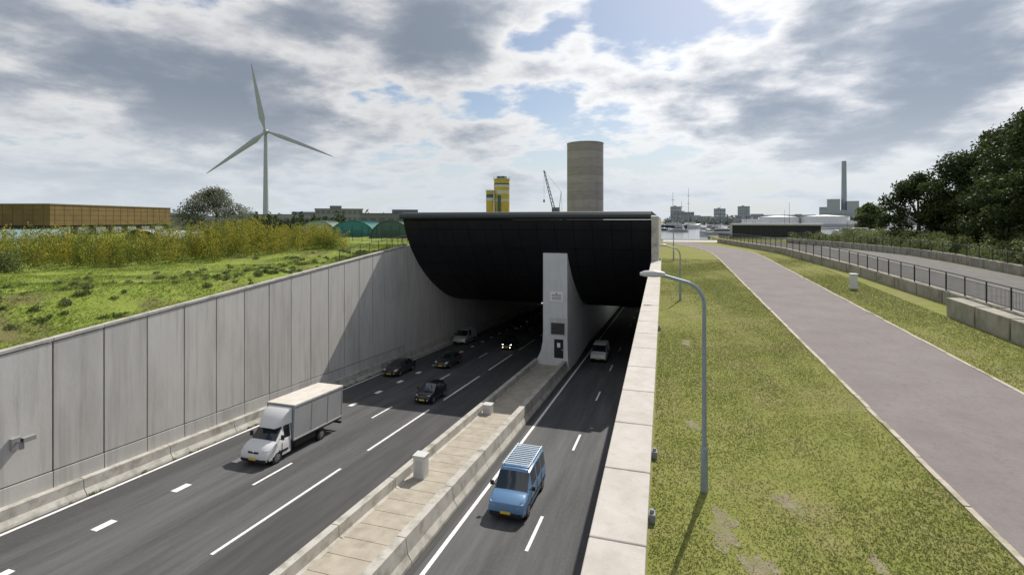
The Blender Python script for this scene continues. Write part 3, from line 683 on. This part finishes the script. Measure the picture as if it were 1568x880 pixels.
def tree(name,x,y,z,H,Rc,material,nl=15000,ls=.22,base=.18,np_=75,seed=0):
    r=np.random.default_rng(seed); e=empty(name,(x,y,z)); m=MB()
    m.cyl((0,0,-.3),(.1,0,H*.3),H*.032,H*.022,9); m.cyl((.1,0,H*.3),(0,.1,H*.75),H*.022,H*.008,8)
    C=[]
    for i in range(np_):
        u=r.random(); zz=base+(1-base)*u
        prof=math.sin(math.pi*min(1,(.12+.88*u))**.85)**.6
        a=r.random()*6.283; rad=Rc*prof*math.sqrt(r.uniform(.1,1.0))
        C.append((rad*math.cos(a),rad*math.sin(a),H*zz*.95,r.uniform(.10,.25)*Rc*1.2))
    C.append((0,0,H*.9,Rc*.2))
    for c in C[::5]:
        m.path([(0,0,min(c[2]*.6,H*.6)),(c[0]*.5,c[1]*.5,c[2]*.82),(c[0],c[1],c[2])],[H*.01,H*.006,H*.002],6)
    m.obj('trunk_and_limbs',M_bark,e)
    C=np.array(C); wts=C[:,3]**2; wts/=wts.sum(); pick=r.choice(len(C),nl,p=wts)
    d=r.normal(size=(nl,3)); d/=np.linalg.norm(d,axis=1)[:,None]; rr=r.random(nl)**.5*1.05+np.abs(r.normal(size=nl))*.16
    P=C[pick,:3]+d*(rr*C[pick,3])[:,None]*np.array([1.15,1.15,.75])
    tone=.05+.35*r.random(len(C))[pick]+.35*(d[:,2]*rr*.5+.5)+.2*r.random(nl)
    leaves('crown',P,ls*(.6+.8*r.random(nl)),np.clip(tone,0,1),material,e)
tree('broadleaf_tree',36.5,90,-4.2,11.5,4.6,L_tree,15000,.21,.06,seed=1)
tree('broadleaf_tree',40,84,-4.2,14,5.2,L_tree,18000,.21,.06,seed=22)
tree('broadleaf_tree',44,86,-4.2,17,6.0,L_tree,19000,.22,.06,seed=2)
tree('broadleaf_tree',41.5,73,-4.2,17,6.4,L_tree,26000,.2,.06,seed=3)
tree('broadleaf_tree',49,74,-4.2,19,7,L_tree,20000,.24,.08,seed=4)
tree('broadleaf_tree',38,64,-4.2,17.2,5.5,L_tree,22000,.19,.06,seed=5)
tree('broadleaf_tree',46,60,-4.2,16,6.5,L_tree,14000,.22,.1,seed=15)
x,y=pol(18.6,300); tree('broadleaf_tree',x,y,-4.5,13,7,L_green,6000,.6,.05,seed=6)
x,y=pol(-47.3,135); tree('grey_willow_tree',x,y,-4.2,11.5,7.0,L_grey,20000,.2,.05,seed=8)
def mass(name,items,material,nl,ls,seed=0,flat=.8,up=0):
    r=np.random.default_rng(seed); C=np.array(items); wts=C[:,3]**2; wts/=wts.sum(); pick=r.choice(len(C),nl,p=wts)
    d=r.normal(size=(nl,3)); d/=np.linalg.norm(d,axis=1)[:,None]; rr=r.random(nl)**.5*1.0+np.abs(r.normal(size=nl))*.18
    P=C[pick,:3]+d*(rr*C[pick,3])[:,None]*np.array([1,1,flat])
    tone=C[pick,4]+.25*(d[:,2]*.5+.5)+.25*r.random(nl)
    return leaves(name,P,ls*(.6+.8*r.random(nl)),np.clip(tone,0,1),material,up=up)
it=[]
for i in range(17):
    x,y=pol(-45+.75*i*.8,random.uniform(150,165)); hh=random.uniform(3.5,7)
    for q in range(7): it.append((x,y,-4+hh*q/6*.95,1.7*(1-q/7.5)+.2,random.uniform(.1,.3)))
mass('conifer_row',it,L_tree,14000,.3,3)
it=[]
for i in range(330):
    b_=random.choice([random.uniform(0,26),random.uniform(-75,-30)]); d_=random.uniform(560,760) if b_>0 else random.uniform(330,480)
    x,y=pol(b_,d_); it.append((x,y,-3+random.uniform(0,4.5),random.uniform(3,6.5),random.uniform(.3,.6)))
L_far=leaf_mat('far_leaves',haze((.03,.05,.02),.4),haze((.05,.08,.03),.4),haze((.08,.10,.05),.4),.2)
mass('distant_trees',it,L_far,26000,1.3,4)
it=[]
for i in range(950):
    t=random.uniform(-.6,1.15); dd=random.random()**.8*16
    fx,fy=-53+15*t,28+22*t; nx,ny=-.826,.563
    edge=.9*math.sin(t*17)+.6*math.sin(t*41)
    x=fx+nx*(dd+edge)+random.uniform(-.6,.6); y=fy+ny*(dd+edge)+random.uniform(-.6,.6)
    hh=(1.7+1.4*min(1,dd/3)+random.uniform(-.6,.7)+.3*math.sin(x*.5))*(1 if t<.85 else .65)
    tn=random.choice([.0,.15,.35,.5]) if dd<12 else .05
    gz=G(x,y)
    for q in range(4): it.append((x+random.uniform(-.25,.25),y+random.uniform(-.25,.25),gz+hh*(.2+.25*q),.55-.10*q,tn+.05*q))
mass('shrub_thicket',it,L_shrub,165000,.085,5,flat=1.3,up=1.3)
it=[]
for i in range(34):
    t=random.uniform(-.7,.05); x=-49+15*t+random.uniform(-1,1)-3; y=27+22*t+random.uniform(-1,1)
    for q in range(3): it.append((x,y,G(x,y)+.4+.6*q,1.1-.25*q,random.uniform(.15,.45)))
mass('shrub_thicket',it,L_green,20000,.09,6,up=.5)
it=[]
for i in range(480):
    x=random.uniform(29.5,44); y=random.uniform(34,112); x-=.0022*max(0,y-60)**2
    hh=random.uniform(1.2,3.0)*(1 if x>31 else .6)
    for q in range(2): it.append((x,y,GR(y)+hh*(.3+.4*q),random.uniform(.5,1.0),random.uniform(.1,.7)))
mass('shrub_thicket',it,L_green,90000,.12,7)
it=[]
for i in range(70):
    y=random.uniform(12,90); it.append((16.7+random.uniform(-.1,.5)-(0 if y<45 else .09*(y-45)),y,GR(y)+.1,random.uniform(.15,.35),.4))
mass('weeds',it,L_green,5000,.06,9)
it=[]
for i in range(80):
    y=random.uniform(8,50); it.append((-29.25+random.uniform(-.03,.08),y,R(y)+.04,random.uniform(.05,.15),.4))
for i in range(40):
    y=random.uniform(12,52); it.append((random.choice((-14.4,-11.1)),y,R(y)+random.choice((.02,.5)),random.uniform(.04,.09),.5))
mass('weeds',it,L_green,5000,.035,10)
it=[]
for i in range(230):
    y=random.uniform(12,50); x=-30.7-abs(random.gauss(0,1))*(7 if y<28 else 4)
    it.append((x,y,G(x,y)+.05,random.uniform(.12,.32),random.uniform(.1,.5)))
mass('weeds',it,L_green,22000,.07,21,flat=.6,up=.8)

SP=[(1.05,10.0,.36),(1.5,9.1,.28),(2.4,11.2,.26),(.6,8.1,.2),(.75,14.5,.22),(.9,23,.3),(3.4,9.7,.16)]
sp_=MB(); r_=np.random.default_rng(5)
for (x,y,rad) in SP:
    ph=r_.random(3)*6.28; pts=[]
    for q in range(36):
        a=q/36*6.283; rr=rad*(1+.32*math.sin(2*a+ph[0])+.22*math.sin(5*a+ph[1])+.15*math.sin(9*a+ph[2]))
        pts.append((x+rr*math.cos(a)*.8,y+rr*math.sin(a)*1.4,GR(y+rr*math.sin(a)*1.4)+.006))
    sp_.poly(pts)
sp_.obj('bare_soil_patches',M_soil)
def blades(name,n,fx,fz,h0,seed,w=.012,thin=True):
    r=np.random.default_rng(seed); X,Y=fx(r,n)
    pv=patch(X,Y)
    keep=r.random(n)<np.clip(.74+.3*pv,.2,1)
    for (x,y,rad) in SP:
        dd=np.hypot((X-x)/.8,(Y-y)/1.4)/rad
        keep&=~((dd<1.3)&(r.random(n)<np.clip(1.15-dd*.8,0,.8)))
    X=X[keep];Y=Y[keep];pv=pv[keep];n=len(X)
    Z=np.array([fz(a,b_) for a,b_ in zip(X,Y)])
    a=r.random(n)*6.283; hh=h0*(.4+r.random(n))*(1+.25*np.clip(pv,-1,1)); ww=w*(1+Y*.03)
    lx=r.normal(size=n)*1.0*hh; ly=r.normal(size=n)*1.0*hh
    B=np.stack([X,Y,Z],1); dx=np.stack([np.cos(a)*ww,np.sin(a)*ww,np.zeros(n)],1)
    T=B+np.stack([lx,ly,hh],1)
    V=np.stack([B-dx,B+dx,T],1).reshape(-1,3); F=np.arange(n*3).reshape(n,3)
    tone=np.clip(.5-.22*pv+.25*(r.random(n)-.5)+.14*np.sin(X*5.2+.2*np.sin(Y)),0,1)
    return fast_mesh(name,V,F,tone,L_grass)
def near(r,n):
    Y=5+53*r.random(n)**1.7; X=-.25+5.85*r.random(n); return X,Y
blades('grass',230000,near,lambda a,b_:GR(b_),.026,11,.009)
def near2(r,n):
    Y=14+55*r.random(n)**1.3; X=10.75+3.3*r.random(n); return X,Y
blades('grass',60000,near2,lambda a,b_:GR(b_),.035,12,.010)
def left(r,n):
    Y=10+46*r.random(n); X=-30.4-21*r.random(n)**1.4; return X,Y
L_grass=leaf_mat('meadow_blades',(.14,.21,.03),(.22,.28,.05),(.33,.35,.09),.4)
blades('meadow_grass',90000,left,G,.10,13,.018)

# ------------------------------------------------------------------ sun, sky
sd=Vector((.2443,.9697,1.0)).normalized()
sun=bpy.data.lights.new('sun','SUN'); sun.energy=4.7; sun.angle=math.radians(.5); sun.color=(1,.945,.86)
so=bpy.data.objects.new('sun',sun); so.rotation_euler=sd.to_track_quat('Z','Y').to_euler(); so.location=(0,0,80); col.objects.link(so)
wd=bpy.data.worlds.new('World'); scene.world=wd; wd.use_nodes=True; nt=wd.node_tree; N=nt.nodes; L=nt.links
for n in list(N): N.remove(n)
out=N.new('ShaderNodeOutputWorld')
sky=N.new('ShaderNodeTexSky'); sky.sky_type='NISHITA'; sky.sun_disc=False; sky.sun_elevation=math.radians(45); sky.sun_rotation=math.radians(14.1)
sky.air_density=1.0; sky.dust_density=1.0
bg1=N.new('ShaderNodeBackground'); bg1.inputs[1].default_value=.095; L.new(sky.outputs[0],bg1.inputs[0])
def MT(op,a,b=None,c=None,cl=False):
    n=N.new('ShaderNodeMath'); n.operation=op; n.use_clamp=cl
    for i,v in enumerate((a,b,c)):
        if v is None: continue
        if isinstance(v,(int,float)): n.inputs[i].default_value=v
        else: L.new(v,n.inputs[i])
    return n.outputs[0]
def MR(v,a,b,c=0,d=1,sm_=True):
    n=N.new('ShaderNodeMapRange'); n.interpolation_type='SMOOTHSTEP' if sm_ else 'LINEAR'
    L.new(v,n.inputs[0]); 
    for i,q in zip((1,2,3,4),(a,b,c,d)): n.inputs[i].default_value=q
    return n.outputs[0]
tc=N.new('ShaderNodeTexCoord'); sp=N.new('ShaderNodeSeparateXYZ'); L.new(tc.outputs['Generated'],sp.inputs[0])
zc=MT('ADD',MT('MAXIMUM',sp.outputs[2],0.0),.24)
cb=N.new('ShaderNodeCombineXYZ'); L.new(MT('DIVIDE',sp.outputs[0],zc),cb.inputs[0]); L.new(MT('DIVIDE',sp.outputs[1],zc),cb.inputs[1])
L.new(MT('MULTIPLY',sp.outputs[2],2.0),cb.inputs[2])
def noise(vec,scale,detail=10,rough=.55,dist=.2,off=(0,0,0)):
    ad=N.new('ShaderNodeVectorMath'); ad.operation='ADD'; L.new(vec,ad.inputs[0]); ad.inputs[1].default_value=off
    n=N.new('ShaderNodeTexNoise'); n.inputs['Scale'].default_value=scale; n.inputs['Detail'].default_value=detail
    n.inputs['Roughness'].default_value=rough; n.inputs['Distortion'].default_value=dist; L.new(ad.outputs[0],n.inputs['Vector']); return n.outputs['Fac']
n1=noise(cb.outputs[0],1.6,12,.55,.1,(5.1,2.7,0)); n2=noise(cb.outputs[0],5.5,8,.58,.1,(9,4,0))
dens=MT('ADD',MT('ADD',n1,.015),MT('MULTIPLY',MT('SUBTRACT',n2,.5),.30))
def cone(v,ro,ri,amp):
    d=N.new('ShaderNodeVectorMath'); d.operation='DOT_PRODUCT'; L.new(tc.outputs['Generated'],d.inputs[0]); d.inputs[1].default_value=Vector(v).normalized()
    return MR(d.outputs['Value'],math.cos(math.radians(ro)),math.cos(math.radians(ri)),0,amp)
def blob(v,ro,ri,amp):
    global dens
    dens=MT('ADD',dens,cone(v,ro,ri,amp))
blob((.37,1.15,.24),12,2,.17); blob((.62,1.2,.32),11,2,.10); blob((-1.14,.70,.33),17,3,.14); blob((-.42,.92,.36),8,2,.13); blob((-.75,.85,.20),16,4,.07)
blob((-.02,1.02,.40),8,2,-.17); blob((-.93,.76,.44),9,2,-.10); blob((.05,1.0,.22),9,2,.05)
mask=MR(dens,.43,.53)
shade=MR(dens,.49,.78)
edge=N.new('ShaderNodeValToRGB'); e=edge.color_ramp.elements
e[0].position=0; e[0].color=(.90,.905,.91,1); e[1].position=1; e[1].color=(.29,.34,.42,1)
k1=e.new(.3); k1.color=(.66,.68,.72,1); k2=e.new(.62); k2.color=(.44,.48,.55,1)
L.new(shade,edge.inputs[0])
# clouds are brighter towards the sun and dimmer away from it
near_sun=MT('ADD',cone((.22,1.1,.45),38,4,.30),.86)
bg2=N.new('ShaderNodeBackground'); L.new(near_sun,bg2.inputs[1]); L.new(edge.outputs[0],bg2.inputs[0])
mx=N.new('ShaderNodeMixShader'); L.new(mask,mx.inputs[0]); L.new(bg1.outputs[0],mx.inputs[1]); L.new(bg2.outputs[0],mx.inputs[2])
bg3=N.new('ShaderNodeBackground'); bg3.inputs[0].default_value=(.66,.72,.78,1); bg3.inputs[1].default_value=1.0
mx2=N.new('ShaderNodeMixShader'); L.new(MR(sp.outputs[2],.0,.23,.85,0),mx2.inputs[0]); L.new(mx.outputs[0],mx2.inputs[1]); L.new(bg3.outputs[0],mx2.inputs[2])
L.new(mx2.outputs[0],out.inputs[0])

# ------------------------------------------------------------------ camera
cam=bpy.data.cameras.new('camera'); cam.sensor_width=36; cam.lens=36*770/1568; cam.shift_y=-102/1568; cam.clip_end=12000; cam.clip_start=.1
co=bpy.data.objects.new('camera',cam); co.rotation_euler=(math.radians(90),0,math.radians(16.84)); col.objects.link(co); scene.camera=co
scene.view_settings.view_transform='Standard'; scene.view_settings.look='None'; scene.view_settings.exposure=0
